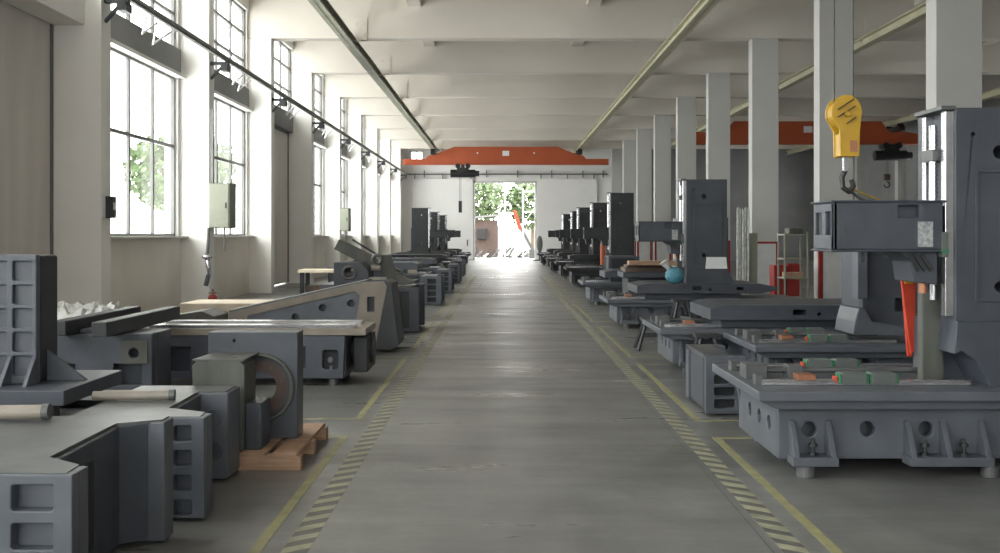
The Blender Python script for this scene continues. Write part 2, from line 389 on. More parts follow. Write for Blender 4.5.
# ------------------------------------------------------------------ crane runways and cranes
def runway(x, m, label):
    r = thing('crane_runway', label, 'crane rail', (x, 20, 6.75), 'crane runway beams')
    b = MB(); b.box(x-.13, x+.13, YN+.1, YF-.2, 6.73, 6.76); b.box(x-.13, x+.13, YN+.1, YF-.2, 6.95, 6.98); b.box(x-.015, x+.015, YN+.1, YF-.2, 6.73, 6.98)
    b.build('girder', m, r)
    for (a, c) in COLY:
        if a > 0:
            k = MB().box(x+.04, x+.42, a-.045, a-.025, 6.95, 7.55)
            for dx in (.12, .34):
                for z in (7.12, 7.4): k.cyl((x+dx, a-.07, z), (x+dx, a-.02, z), .03, n=6)
            k.box(x-.09, x+.25, a-.04, a-.02, 6.9, 7.0)
            k.build('bracket', 'ceil', r)
    return r
runway(-4.12, 'railg', 'dark olive crane runway beam over the left side of the main aisle')
runway(4.65, 'rail', 'cream crane runway beam over the right side of the main aisle')
runway(9.9, 'rail', 'cream crane runway beam just beyond the row of white columns')
runway(18.3, 'rail', 'cream crane runway beam at the far right side of the hall')
def crane(x0, x1, y, label, tx, r0, r1, flat=False):
    r = thing('overhead_crane', label, 'crane', ((x0+x1)/2, y, 5.9), 'orange overhead cranes')
    ax, bx = x0+.13*(x1-x0), x1-.13*(x1-x0)
    top = [(x0,5.87),(x1,5.87),(x1,6.17),(x1-1.35,6.17),(x1-1.5,6.35),(x1-2.1,6.52),(x1-3.1,6.90),(x0+3.1,6.90),(x0+2.1,6.52),(x0+1.5,6.35),(x0+1.35,6.17),(x0,6.17)]
    if flat: top = [(x0,5.87),(x1,5.87),(x1,6.2),(x1-.5,6.3),(x1-1.0,6.38),(x1-1.8,6.38),(x1-2.2,6.88),(x0+2.2,6.88),(x0+1.8,6.38),(x0,6.38)]
    MB().prism(top, 'y', y-.2, y+.2, holes=[]).build('girder', 'orange', r, bevel=.01)
    MB().box(x0, x1, y-.28, y+.28, 5.82, 5.87).build('lower_flange', 'orange', r)
    cx = (x0+x1)/2
    MB().box(cx-.2, cx+.2, y-.215, y-.2, 6.35, 6.65).build('number_plate', 'white', r)
    for x in (cx-1.7, cx+1.7): MB().cyl((x,y-.22,6.52), (x,y-.19,6.52), .05).build('girder_hole_cap', 'white', r)
    for x in (r0, r1):
        m = MB().box(x-.12, x+.12, y-.9, y+.9, 6.40, 6.60)
        for yy in (y-.7, y+.7): m.cyl((x-.13,yy,6.635), (x+.13,yy,6.635), .09)
        m.build('end_carriage', 'black', r)
    return r
c1 = crane(-5.95, 6.4, 62, 'orange overhead crane above the far doorway', -2.4, -4.12, 4.65)
c2 = crane(8.6, 19.8, 48, 'orange overhead crane beyond the right hand columns', 13, 9.9, 18.3, True)
c3 = crane(-5.95, 6.4, 7.35, 'orange overhead crane above the nearest machines, out of frame overhead', -2.4, -4.12, 4.65)
def hoist(x, y, z, label, drop, hook):
    r = thing('electric_hoist', label, 'hoist', (x, y, z))
    m = MB().cyl((x-.75,y,z-.25),(x+.75,y,z-.25),.24,n=20); m.box(x-.35,x+.35,y-.22,y+.22,z-.2,z+.1)
    m.cyl((x-.3,y-.3,z+.2),(x-.3,y+.3,z+.2),.15).cyl((x+.3,y-.3,z+.2),(x+.3,y+.3,z+.2),.15)
    m.build('hoist_body', 'black', r, bevel=.01)
    MB().cyl((x+.75,y,z-.25),(x+.98,y,z-.25),.17).build('motor_cap', 'irond', r)
    MB().box(x-.1,x+.1,y-.3,y+.3,z+.1,z+.268).build('trolley', 'irond', r)
    MB().cyl((x-.2,y,z-.4),(x-.2,y,z-drop),.012,n=6).cyl((x-.12,y,z-.4),(x-.12,y,z-drop),.012,n=6).build('cable', 'hook', r)
    if hook:
        MB().box(x-.3,x-.02,y-.08,y+.08,z-drop-.3,z-drop).build('hook_block', 'brown', r, bevel=.02)
        pts = [(x-.16+.13*math.cos(a), y, z-drop-.5+.13*math.sin(a)) for a in [math.radians(t) for t in range(90,-181,-30)]]
        MB().path(pts, .03).build('hook', 'hook', r)
    else:
        MB().box(x-.26,x-.06,y-.06,y+.06,z-drop-.7,z-drop).build('control_pendant', 'black', r, bevel=.01)
    return r
hoist(-2.35, 62, 5.55, 'black electric hoist under the far orange crane', 1.9, False)
hoist(18.1, 48, 5.55, 'black electric hoist with hook under the crane beyond the right columns', 1.1, True)

# yellow hook block above the near machine head
hx, hy = 2.38, 7.15
r = thing('hook_block', 'yellow hook block hanging on steel ropes above the near machine head', 'hoist hook', (hx, hy, 2.1))
pl = [(hx-.055,2.14),(hx+.075,2.14),(hx+.08,2.32)] + [(hx-.01+.105*math.cos(a), 2.44+.125*math.sin(a)) for a in [math.radians(t) for t in range(-20,201,15)]] + [(hx-.06,2.32)]
MB().prism(pl, 'y', hy-.075, hy-.055).build('side_plate', 'yellow', r, bevel=.003)
MB().prism(pl, 'y', hy+.055, hy+.075).build('side_plate', 'yellow', r, bevel=.003)
MB().cyl((hx-.01,hy-.05,2.44),(hx-.01,hy+.05,2.44),.100,n=24).cyl((hx-.01,hy-.095,2.43),(hx-.01,hy+.095,2.43),.02).build('sheave', 'yellow', r, bevel=.004)
MB().box(hx-.05,hx+.07,hy-.06,hy+.06,2.145,2.30).build('lower_body', 'yellow', r, bevel=.005)
for (a, b, c, d) in ((-.075,2.46,.035,2.535),(-.075,2.41,.045,2.485),(-.015,2.365,.05,2.41)):
    MB().bar((hx+a,hy-.078,b),(hx+c,hy-.078,d),.026,.006).build('slot', 'black', r)
MB().box(hx+.01,hx+.06,hy-.079,hy-.074,2.17,2.25).build('name_plate', 'brass', r)
MB().box(hx-.012,hx+.018,hy-.02,hy+.02,2.04,2.15).build('shank', 'steel', r)
pts = [(hx+.01,hy,2.06),(hx-.02,hy,2.0),(hx-.015,hy,1.93),(hx+.03,hy,1.90),(hx+.06,hy,1.94),(hx+.045,hy,1.985)]
MB().path(pts, .018, 10).build('hook', 'hook', r)
for dx in (-.075, .055): MB().cyl((hx+dx,hy,2.47),(hx+dx,hy,5.8),.006,n=6).build('rope', 'hook', r)
s = thing('lifting_sling', 'yellow webbing sling and chain between hook block and machine head', 'sling', (hx+.1, hy, 1.83))
MB().bar((hx+.03,hy+.02,1.93),(hx+.28,hy+.05,1.835),.03,.006).build('webbing', 'yellow', s)
MB().path([(hx+.02,hy-.02,1.91),(hx+.07,hy-.03,1.87),(hx+.12,hy-.05,1.835)], .009).build('chain', 'hook', s)

# ------------------------------------------------------------------ busbar along the left wall
r = thing('conductor_rail', 'dark conductor rail running along the left wall columns below the upper windows', 'power rail', (-6.0, 20, 5.4))
MB().box(-6.03,-5.97,YN+.5,YF-1,5.37,5.41).box(-6.05,-5.95,YN+.5,YF-1,5.41,5.47).build('rail', 'frame', r)
MB().box(-6.20,-6.16,YN+.5,YF-1,5.50,5.54).build('angle_iron', 'frame', r)
for (a, b) in COLY:
    if a < 8: continue
    MB().box(-6.34,-5.95,a+.1,a+.2,5.3,5.37).bar((-6.34,a+.15,5.0),(-6.05,a+.15,5.33),.05,.05).box(-6.10,-5.96,a+.0,a+.3,5.16,5.3).build('bracket', 'irond', r)
    MB().path([(-6.1,a+1.4,5.35),(-6.25,a+1.6,5.1),(-6.1,a+1.9,5.35),(-6.3,a+2.3,5.05),(-6.1,a+2.7,5.35)], .02).build('cable_loop', 'white', r)

# electric boxes on the left wall columns
def ebox(x0, x1, y, z0, z1, label):
    r = thing('electrical_cabinet', label, 'cabinet', ((x0+x1)/2, y+.15, z0))
    MB().box(x0, x1, y, y+.5, z0, z1).build('cabinet_body', 'cabd', r, bevel=.01)
    d = MB().box(x0+.01, x1-.03, y-.02, y, z0+.02, z1-.02).build('cabinet_door', 'cab', r, bevel=.006)
    MB().box(x1-.10, x1-.07, y-.035, y-.018, (z0+z1)/2-.06, (z0+z1)/2+.06).build('door_handle', 'black', d)
    MB().box(x0+.02, x0+.08, y+.05, y+.12, z1, z1+1.6).build('conduit', 'frame', r)
    MB().cyl((x1-.15,y+.1,z0),(x1-.15,y+.1,z0-.5),.02).build('conduit', 'frame', r)
    return r
ebox(-6.32, -5.86, 22.2, 1.75, 2.72, 'pale green electrical cabinet on the second near column of the left wall')
ebox(-6.33, -5.95, 40.1, 1.75, 2.65, 'small pale green electrical cabinet on a farther left wall column')
r = thing('switch_box', 'small dark switch box with white plate on the nearest left column', 'switch', (-6.32, 16.6, 1.85))
MB().box(-6.34,-6.22,16.45,16.62,1.87,2.22).build('box', 'irond', r, bevel=.008)
MB().box(-6.34,-6.325,16.31,16.43,1.88,2.26).build('plate', 'white', r)
MB().box(-6.22,-6.21,16.48,16.56,2.0,2.12).build('dial', 'white', r)
r = thing('air_gun', 'silver air spray gun hanging on its hose below the green cabinet', 'air tool', (-6.2, 22.1, .55))
MB().path([(-6.27,22.0,1.75),(-6.28,22.0,1.4),(-6.30,22.0,1.15)], .035).build('hose', 'frame', r)
MB().cyl((-6.28,21.95,1.12),(-6.22,21.9,.72),.06,.035).ball((-6.29,21.95,1.13),.09,sc=(1.3,1,.6)).build('gun_body', 'steel', r, smooth=True)
MB().cyl((-6.24,21.9,.75),(-6.3,21.9,.52),.05,.05).build('cup', 'iron2', r)
r = thing('fire_hydrant', 'small red hydrant valve at the foot of the left wall', 'hydrant', (-5.9, 21.0, 0))
MB().cyl((-5.9,21,0),(-5.9,21,.28),.09).ball((-5.9,21,.3),.1).build('body', 'red', r)
MB().cyl((-5.9,21,.38),(-5.9,21,.5),.025).ring((-5.9,21,.42),'z',.07,.015).build('valve_wheel', 'brown', r)

# ------------------------------------------------------------------ machine builder (head points to -X; mirror for the left side)
def machine(ox, oy, label, sx=1, col=True, head=True, table=False, length=3.2, top=.58, coltop=2.5, dark=False, detail=2, holes=None, group='machine beds and machining centres', headz=0.0, gap=1.3, tk=1.0, to=.3):
    r = thing('machining_center' if col else 'machine_bed', label, 'machine' if col else 'machine bed', (ox, oy, 0), group)
    X = Matrix.Translation((ox,oy,0)) @ Matrix.Diagonal((sx,1,1,1))
    A = 'irond' if dark else 'iron2'; B = 'irond' if dark else 'iron'  # dark paint on distant machines stands in for their backlit silhouettes
    fl = sx < 0
    def put(m, n, mat, par=r, bevel=.008, smooth=False): return m.build(n, mat, par, bevel=bevel, smooth=smooth, xf=X, flip=fl)
    L = length; D = 1.35; zb = .10; zt = top-.08
    hs = [circ(.16+.40*i*1.0, zb+.19, .05, 18) for i in range(int((L-.2)/.4)) if abs(.16+.4*i-1.0) > .0]
    hs = [circ(hx_, zb+.20, .05, 18) for hx_ in [.18,.57,.96,1.52,2.1,2.6] if hx_ < L-.2]
    m = MB().prism([(-.03,zb),(L,zb),(L,zt),(-.03,zt)], 'y', .1, .15, holes=hs)           # front wall
    m.prism([(0,zb),(L,zb),(L,zt),(-.06,zt)], 'y', D-.15, D-.1)
    m.box(.04, L, .26, D-.15, zb+.02, zt)                                                # core
    m.prism([(.152,zb),(D-.1,zb),(D-.1,zt),(.152,zt)], 'x', -.03, .015, holes=[circ(.35,zb+.2,.05),circ(.62,zb+.2,.05),circ(.9,zb+.2,.05)])
    m.box(L-.05, L, .1, D-.1, zb, zt)
    put(m, 'bed_casting', A)
    put(MB().prism([(-.21,zt+.015),(L,zt+.015),(L,top),(-.21,top)], 'y', -.1, D+.05).prism([(-.21,zt+.015),(-.06,zt-.05),(L,zt-.05),(L,zt+.015)], 'y', -.02, D-.02), 'bed_top', A)
    # feet with gussets, bolts and jacks
    for (fx, w) in ((.03,.30), (.80,.55), (1.9,.5)):
        if fx+w > L: continue
        f = MB().box(fx, fx+w, -.05, .1, zb-.02, zb+.04)
        for gx in (fx+.01, fx+w-.05): f.prism([(-.05,zb+.04),(.1,zb+.04),(.1,zb+.26),(.07,zb+.26)], 'x', gx, gx+.035)
        if w > .4: f.prism([(-.05,zb+.04),(.1,zb+.04),(.1,zb+.26),(.07,zb+.26)], 'x', fx+w/2-.03, fx+w/2+.005)
        fo = put(f, 'foot', A, bevel=.004)
        if detail > 1:
            for bx in ([fx+w/2] if w < .4 else [fx+.12, fx+w-.17]):
                put(MB().cyl((bx,.02,zb+.04),(bx,.02,zb+.15),.013,n=8).cyl((bx,.02,zb+.04),(bx,.02,zb+.06),.028,n=6).cyl((bx,.02,zb+.10),(bx,.02,zb+.12),.028,n=6), 'bolt', 'irond', fo, 0)
    for jx in (.13, 1.35, 2.3):
        if jx < L:
            put(MB().cyl((jx,.02,.0),(jx,.02,.08),.06,n=20), 'levelling_jack', 'machined', bevel=.006)
            put(MB().cyl((jx,1.15,.0),(jx,1.15,.10),.06,n=20), 'levelling_jack', 'machined', bevel=.006)
    # guide rails and carriages
    for yy in (.22, .98):
        put(MB().box(-.12, gap, yy-.028, yy+.028, top, top+.035).box(-.12, gap, yy-.05, yy-.03, top, top+.012), 'guide_rail', 'steel', bevel=.003)
        put(MB().box(-.16, -.12, yy-.05, yy+.05, top, top+.07), 'rail_stop', 'machined', bevel=.004)
        if detail > 1:
            for bx in ((.42, .62) if not table else ()):
                c = put(MB().box(bx, bx+.17, yy-.06, yy+.06, top+.01, top+.085), 'carriage', 'green', bevel=.006)
                for q in (bx-.012, bx+.172): put(MB().box(q, q+.010, yy-.055, yy+.055, top+.015, top+.08), 'seal', 'greenc', c, .002)
            if not table: put(MB().box(.38, .40, yy-.03, yy+.03, top+.015, top+.06), 'grease_cap', 'redor', bevel=.004)
    put(MB().cyl((-.1,.6,top+.05),(gap-.05,.6,top+.05),.022).box(-.15,0,.5,.7,top,top+.1).box(.16,.26,.53,.67,top,top+.09), 'ball_screw', 'machined', bevel=.003)
    if detail > 1: put(MB().box(.12,.24,.16,.29,top+.036,top+.075), 'rail_clamp', 'brass', bevel=.003)
    if table:
        tt = top+.1
        put(MB().box(to+.15, to+1.8*tk, .1, D-.1, top, tt), 'saddle', B)
        t = MB().prism([(to+a*tk,tt+b) for a, b in ((.0,.0),(2.1,.0),(2.4,.06),(2.4,.11),(2.1,.17),(.2,.17),(.0,.13))], 'y', -.05, D-.1, holes=[rect(to+.95*tk,tt+.06,to+1.1*tk,tt+.12),circ(to+1.25*tk,tt+.07,.022),rect(to+1.7*tk,tt+.06,to+1.82*tk,tt+.11)])
        put(t, 'table', B)
        for q in (.3,.65): put(MB().box(to+.2*tk, to+2.1*tk, q, q+.04, tt+.1695, tt+.172), 'slot', 'black', bevel=0)
    if col:
        c0 = 1.18; cw = .70
        m = MB().prism([(c0,.98),(c0+cw,.98),(c0+cw,coltop),(c0,coltop)], 'y', .15, .78,
                holes=[circ(c0+.3,coltop-.3,.045), circ(c0+.3,1.25,.035), circ(c0+.12,coltop-.18,.014)])
        # flared foot with arch
        m.prism([(c0-.02,.80+top-.58),(c0+.03,.82+top-.58),(c0+.13,.75+top-.58),(c0+.22,top),(c0+cw+.15,top),(c0+cw+.15,.72),(c0+cw,1.02),(c0+.0,1.02)], 'y', .12, .82)
        m.box(c0-.02, c0+.25, .5, .82, top, 1.0)
        put(m, 'machine_column', B, bevel=.012)
        put(MB().prism(rect(c0+.13,1.15,c0+.62,coltop-.42), 'y', .135, .15, holes=[rect(c0+.15,1.17,c0+.60,coltop-.44)]).prism(rect(c0+cw+.0,.62,c0+cw+.03,1.9),'y',.2,.7), 'column_rib', B, bevel=.002)
        put(MB().box(c0-.13, c0+.02, .38, .47, top, 1.27), 'front_way', 'irong', bevel=.008)
        put(MB().box(c0-.06, c0+.0, .17, .24, 1.05, coltop-.02).box(c0-.06, c0+.0, .50, .56, 1.05, coltop-.02), 'vertical_rail', 'steel', bevel=.004)
        put(MB().box(c0-.1,c0,.28,.46,coltop-.35,coltop-.27), 'screw_nut', 'machined', bevel=.003)
        s = MB().cyl((c0-.06,.37,1.15),(c0-.06,.37,coltop-.1),.028)
        for i in range(int((coltop-1.9)/.03)): s.cyl((c0-.06,.37,1.8+i*.03),(c0-.06,.37,1.81+i*.03),.034,n=12)
        put(s, 'vertical_screw', 'steel', bevel=0)
        put(MB().box(c0-.10, c0, .14, .60, coltop-.015, coltop+.012), 'top_bearing_plate', 'machined', bevel=.003)
    if head:
        c0 = 1.18; h0, h1 = 1.5+headz, 1.82+headz
        m = MB().prism([(.36,h0),(c0-.08,h0),(c0-.08,h1),(.36,h1)], 'y', .16, .21, holes=[rect(.80,h1-.1,.94,h1-.02)])
        m.box(.39, c0-.08, .22, .55, h0+.02, h1-.02)
        m.prism(rect(.16,h0,.6,h1), 'x', .36, .39, holes=[rect(.2,h0+.1,.34,h1-.06), rect(.42,h0+.1,.56,h1-.06)])
        m.box(.34, c0-.06, .14, .62, h1, h1+.015).box(.34, c0-.06, .14, .62, h0-.015, h0)
        m.prism([(.92,h0-.22),(c0-.1,h0-.24),(c0-.1,h0),(.80,h0),(.90,h0-.08)], 'y', .2, .55)
        put(m, 'spindle_head', B)
        put(MB().prism(circ(.51,h0+.16,.07), 'y', .155, .165, holes=[circ(.51,h0+.16,.055)]), 'boss_ring', B, bevel=0)
        if detail > 1:
            put(MB().box(.93, 1.03, .152, .162, h0+.02, h0+.19), 'data_plate', 'plate', bevel=0)
            put(MB().box(c0-.09, c0-.05, .14, .3, h0-.05, h0+.12), 'head_carriage', 'green', bevel=.004)
            put(MB().box(c0-.10, c0-.05, .135, .145, h0-.02, h0+.0), 'seal', 'greenc', bevel=0)
            put(MB().cyl((c0-.16,.3,h0-.3),(c0-.16,.3,h0-.16),.03), 'lubricator', 'brass', bevel=0)
            for i in range(3): put(MB().bar((.88+.045*i,.19,h0-.03),(.95+.045*i,.19,h0-.14),.014,.03), 'rib', 'irond', bevel=0)
    return r
machine(1.88, 6.8, 'nearest blue-grey machining centre with head under the yellow hook block', 1, True, True, coltop=2.46)

# red plastic guard beside the near column
r = thing('guard_sheet', 'crumpled red and orange plastic sheet hanging by the near machine column', 'plastic sheet', (2.82, 7.6, .68))
MB().prism([(2.95,1.27),(3.02,1.29),(3.05,1.25),(3.05,.75),(3.02,.72),(2.99,.95),(2.97,1.1)], 'y', 7.60, 7.63).prism([(2.97,1.2),(3.03,1.22),(3.04,.7),(3.01,.7)], 'y', 7.63, 7.66).build('sheet', 'redor', r)
MB().box(2.97,3.03,7.585,7.6,1.24,1.31).build('orange_flap', 'yellow', r)

# second machine behind: bed with an upright casting
b2 = machine(2.72, 10.3, 'low blue-grey bed with bare rails right behind the nearest machining centre', 1, False, False, top=.50)
r = thing('upright_casting', 'tall grey upright casting standing on the second bed below the near head', 'casting', (3.35, 10.7, .5))
z0 = .59
MB().prism([(3.44,z0),(4.0,z0),(4.02,1.62),(3.44,1.62)], 'y', 10.55, 10.62, holes=[rect(3.78,.82,3.9,.95)]).box(3.46,4.02,10.7,11.2,z0,1.6).box(3.44,3.5,10.62,11.2,z0,1.62).build('body', 'iron', r, bevel=.01)
MB().prism([(3.36,.95),(3.46,.95),(3.46,1.62),(3.36,1.62)], 'y', 10.45, 10.62, holes=[circ(3.41,1.38,.022,16,.06)]).build('side_web', 'iron2', r, bevel=.006)
MB().prism([(3.30,z0),(3.95,z0),(3.95,.66),(3.5,.72),(3.42,.86),(3.36,.86),(3.32,.72)], 'y', 10.42, 11.0).build('foot', 'iron2', r, bevel=.01)
MB().box(3.84,3.89,10.50,10.55,1.06,1.26).build('grip', 'red', r, bevel=.01)
MB().prism(rect(3.66,1.36,3.78,1.44), 'y', 10.53,10.55, holes=[rect(3.68,1.38,3.76,1.42)]).build('recess_frame', 'iron2', r)

for o in [r]: o.location.x += .25
# pocketed casting between the first and second machine
def pocket_casting(x0, x1, y0, y1, h, nrow, label, name='pocket_casting', ncol=1, side=1, m1='iron2', m2='iron', group='pocketed castings', px0=None, px1=None, hz=None):
    r = thing(name, label, 'casting', ((x0+x1)/2, (y0+y1)/2, 0), group)
    px0 = px0 if px0 is not None else x0+.06; px1 = px1 if px1 is not None else x1-.08
    hs = []
    dz = (h-.1)/nrow; dx = (px1-px0)/ncol
    for i in range(nrow):
        for j in range(ncol):
            hs.append(rrect(px0+j*dx+.015, .05+i*dz+.02, px0+(j+1)*dx-.015, .05+(i+1)*dz-.01, .012))
    MB().prism(rect(x0,0.02,x1,h), 'y', y0, y0+.06, holes=hs).build('pocket_face', m1, r, bevel=.004)
    MB().box(x0+.002,x1-.002,y0+.06,y0+.16,.03,h-.001).build('pocket_back', 'irond', r)  # dark colour paints in the shade at the bottom of the pockets
    xi = x1-.17*side if side > 0 else x1
    xa = x0 if side > 0 else x0+.17
    MB().box(xa+.02, xi, y0+.16, y1-.16, .03, h-.03).build('web', m2, r, bevel=.006)
    MB().prism(rect(x0, .02, x1, h), 'y', y1-.16, y1, holes=[]).build('end_flange', m1, r, bevel=.006)
    MB().box(xa-.0, xi+.04, y0+.1, y1-.05, h-.03, h+.004).build('machined_face', 'machined', r, bevel=.002)
    return r
pocket_casting(1.80, 2.16, 9.1, 10.1, .53, 4, 'grey casting with four stacked pockets behind the corner of the nearest bed')

# right row
machine(2.02, 11.9, 'third bed on the right carrying a long flat blue-grey table', 1, False, False, table=True, top=.52, to=.38)
machine(2.00, 17.6, 'machining centre on the right with white paper sheet on its column', 1, True, True, table=True, top=.50, coltop=2.56)
r = tag(MB().prism([(3.5,1.0),(3.88,1.0),(3.86,1.22),(3.52,1.22)], 'y', 17.73, 17.738).build('paper_sheet', 'white'), 'white paper sheet taped low on the grey machine column', 'paper')
machine(2.05, 23.6, 'low dark bed with flat table beyond the machine with the paper sheet', 1, False, False, table=True, top=.52, dark=False, detail=1)
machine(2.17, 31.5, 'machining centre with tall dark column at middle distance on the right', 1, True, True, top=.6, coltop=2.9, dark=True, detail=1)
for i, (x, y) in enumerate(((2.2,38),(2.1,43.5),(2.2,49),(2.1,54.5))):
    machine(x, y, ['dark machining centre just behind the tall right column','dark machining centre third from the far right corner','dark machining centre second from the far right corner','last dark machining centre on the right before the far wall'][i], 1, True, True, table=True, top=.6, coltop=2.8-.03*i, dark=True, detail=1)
# extra pieces on the right middle
pocket_casting(2.75, 3.55, 26.6, 27.6, 1.05, 1, 'tall plain grey box casting in front of the middle dark machine', name='box_casting', m1='iron', group=None)
r = thing('plastic_bag', 'blue plastic bag tied shut lying on the machine table', 'bag', (2.97, 17.7, .88))
MB().ball((2.95,17.60,.912),.15,20,(1.1,1,.95)).build('bag', 'blue', r, smooth=True)
MB().cyl((2.86,17.6,1.01),(2.76,17.6,1.15),.03,.08).build('knot', 'film', r)
r = thing('material_stack', 'stack of brown rusty plates and timber on the right behind the blue bag', 'stack', (2.9, 21, 0))
MB().box(2.45,4.6,20.4,21.4,0,.12).box(2.5,2.7,20.4,21.4,.12,.75).box(4.2,4.4,20.4,21.4,.12,.75).build('trestle', 'irond', r, bevel=.01)
MB().box(2.4,4.5,20.4,21.4,.752,.86).build('slab', 'iron', r, bevel=.01)
MB().box(2.45,3.4,20.5,21.3,.862,.95).box(2.5,3.2,20.6,21.2,.95,1.0).build('brown_plate', 'brown', r, bevel=.01)
MB().box(2.5,4.3,20.3,20.6,1.0,1.09).build('timber', 'wood', r, bevel=.01)
r = tag(MB().box(3.60,3.67,21.6,21.67,0,1.95).build('post', 'panel'), 'thin white upright post behind the blue bag', 'post')

# A-frame trestles
def trestle(x, y, h, label):
    r = thing('trestle_stand', label, 'stand', (x, y, 0), 'black trestle stands')
    MB().box(x-.14,x+.14,y-.12,y+.12,h-.04,h).build('stand_top', 'irond', r, bevel=.004)
    for sx in (-1,1):
        for sy in (-1,1):
            MB().bar((x+sx*.07,y+sy*.09,h-.03),(x+sx*.2,y+sy*.2,0.0),.035,.035).build('leg', 'irond', r)
    MB().bar((x-.14,y-.15,h*.45),(x+.14,y-.15,h*.45),.02,.02).bar((x-.14,y+.15,h*.45),(x+.14,y+.15,h*.45),.02,.02).build('brace', 'irond', r)
    return r
trestle(2.08, 14.4, .45, 'black trestle stand just beyond the aisle end of the third right bed')
trestle(2.28, 11.5, .50, 'black trestle stand in front of the third right bed')
trestle(2.75, 15.8, .62, 'black trestle stand between the third and fourth right machines')

# rack with red bins behind
r = thing('shelf_rack', 'white metal shelf rack by the right hand columns', 'shelf', (6.0, 21.5, 0))
for x in (5.85, 6.32):
    for y in (21.3, 21.8): MB().box(x-.015,x+.015,y-.015,y+.015,0,1.66).build('post', 'cab', r)
for z in (.3, .72, 1.12, 1.62): MB().box(5.83,6.34,21.28,21.82,z-.03,z).build('shelf', 'cab', r)
tag(MB().box(5.95,6.25,21.35,21.7,1.622,1.74).build('carton', 'irong', bevel=.01), 'grey box on top of the white shelf rack', 'box')
tag(MB().box(5.9,6.26,21.4,21.7,.722,.82).build('wooden_tray', 'wood', bevel=.01), 'brown tray on the middle shelf of the white rack', 'tray')
tag(MB().prism([(5.88,0),(6.08,0),(6.1,.95),(5.86,.95)], 'y', 22.2, 22.6).build('red_bin', 'red', bevel=.02), 'tall red bin left behind the white rack', 'bin')
tag(MB().prism([(6.17,0),(6.45,0),(6.47,.98),(6.15,.98)], 'y', 22.2, 22.6).build('red_bin', 'red', bevel=.02), 'tall red bin right behind the white rack', 'bin')
m = MB()
for i in range(5): m.prism([(6.15+.07*i,.0),(6.20+.07*i,.0),(6.21+.07*i,2.35-.06*(i%3)),(6.16+.07*i,2.3)], 'y', 27.0+.03*(i%2), 27.05+.03*(i%2))
rr = m.build('plastic_film', 'film', bevel=.01); tag(rr, 'shiny bundle of clear plastic strips beside the right columns', 'plastic film')
tag(MB().box(6.4,6.75,27.2,27.3,0,1.65).build('green_board', 'cab', bevel=.01), 'pale green board leaning next to the plastic strips', 'board')
struct(MB().box(13.2, 14.2, YF-.05, YF-.001, 2.2, 3.5).build('window_41', 'black'))
r = tag(MB().cyl((3.59,36.6,0),(3.59,36.6,1.3),.1,n=20).cyl((3.59,36.6,1.3),(3.59,36.6,1.4),.1,.04,n=20).build('gas_cylinder', 'orange'), 'orange red cylinder standing beyond the tall dark column', 'gas cylinder')

# ------------------------------------------------------------------ left row, foreground castings
def ibeam_casting(x0, x1, y0, y1, h, label, pockets, neck=.2, ft=.28, fo=.0, group='lying flanged castings', bosses=True):
    r = thing('flanged_casting', label, 'casting', ((x0+x1)/2, (y0+y1)/2, 0), group)
    MB().prism(rect(x0,.02,x1,h), 'y', y0, y0+.07, holes=pockets).box(x0+.001,x1-.001,y0+.07,y0+.17,.021,h-.001).build('near_flange', 'iron2', r, bevel=.006)
    yb = y1-ft
    MB().prism([(x0,y0+.17),(x1-.05,y0+.17),(x1-neck,y0+.30),(x1-neck-.02,yb-.10)]+([(x1-neck-.02,yb)] if bosses else [(x1-.10,yb+.0)])+[(x0,yb)], 'z', .03, h-.012, holes=[]).build('web', 'iron', r, bevel=.008)
    MB().box(x1-neck-.03,x1-neck-.005,y0+.6,y0+.74,.12,h-.10).build('opening_shade', 'black', r)  # solid black block painted as the shade inside an opening
    MB().box(x0, x1-fo, yb, y1, .02, h-.004).build('far_flange', 'iron2', r, bevel=.008)
    if bosses:
        for z in (h*.35, h*.72): MB().ring((x1-.205,yb-.002,z),'y',.05,.007).cyl((x1-.205,yb-.006,z),(x1-.205,yb+.01,z),.04,n=24).build('boss', 'iron', r)
    MB().prism([(x0+.02,y0+.02),(x1-.03,y0+.02),(x1-.04,y0+.17),(x1-neck-.03,y0+.32),(x1-neck-.04,yb-.08)]+([(x1-neck-.04,yb+.02)] if bosses else [])+[(x1-fo-.02,yb+.03),(x1-fo-.02,y1-.02),(x0+.02,y1-.02)], 'z', h-.012, h+.004).build('machined_top', 'machined', r)
    return r
ibeam_casting(-3.4, -1.72, 4.12, 5.46, .64, 'nearest lying casting at the bottom left corner with two stacked pockets',
    [rrect(a,z,b,z+.105) for a, b in ((-1.965,-1.795),(-2.35,-2.12)) for z in (.495,.34,.18,.04)], bosses=False, ft=.15, fo=.02)
ibeam_casting(-2.45, -1.66, 5.74, 6.97, .58, 'second lying casting with four pockets on its flange and round bosses',
    [rrect(a,.035+.138*i,b,.123+.138*i,.01) for i in range(4) for a, b in ((-1.83,-1.73),(-2.05,-1.89))], neck=.27, ft=.30, fo=.115)
def rod(p, q, rad, label, m='pink'):
    r = thing('wrapped_rod', label, 'rod', ((Vector(p)+Vector(q))/2), 'wrapped rods')
    MB().cyl(p, q, rad, n=20).build('rod', m, r, smooth=False)
    d = (Vector(q)-Vector(p)).normalized()
    MB().cyl(Vector(q)-d*.03, Vector(q)+d*.004, rad*1.12, n=20).build('end_collar', 'machined', r)
rod((-3.3,5.25,.685),(-2.33,5.3,.69),.038,'thick pale rod lying on the nearest casting at the left edge')
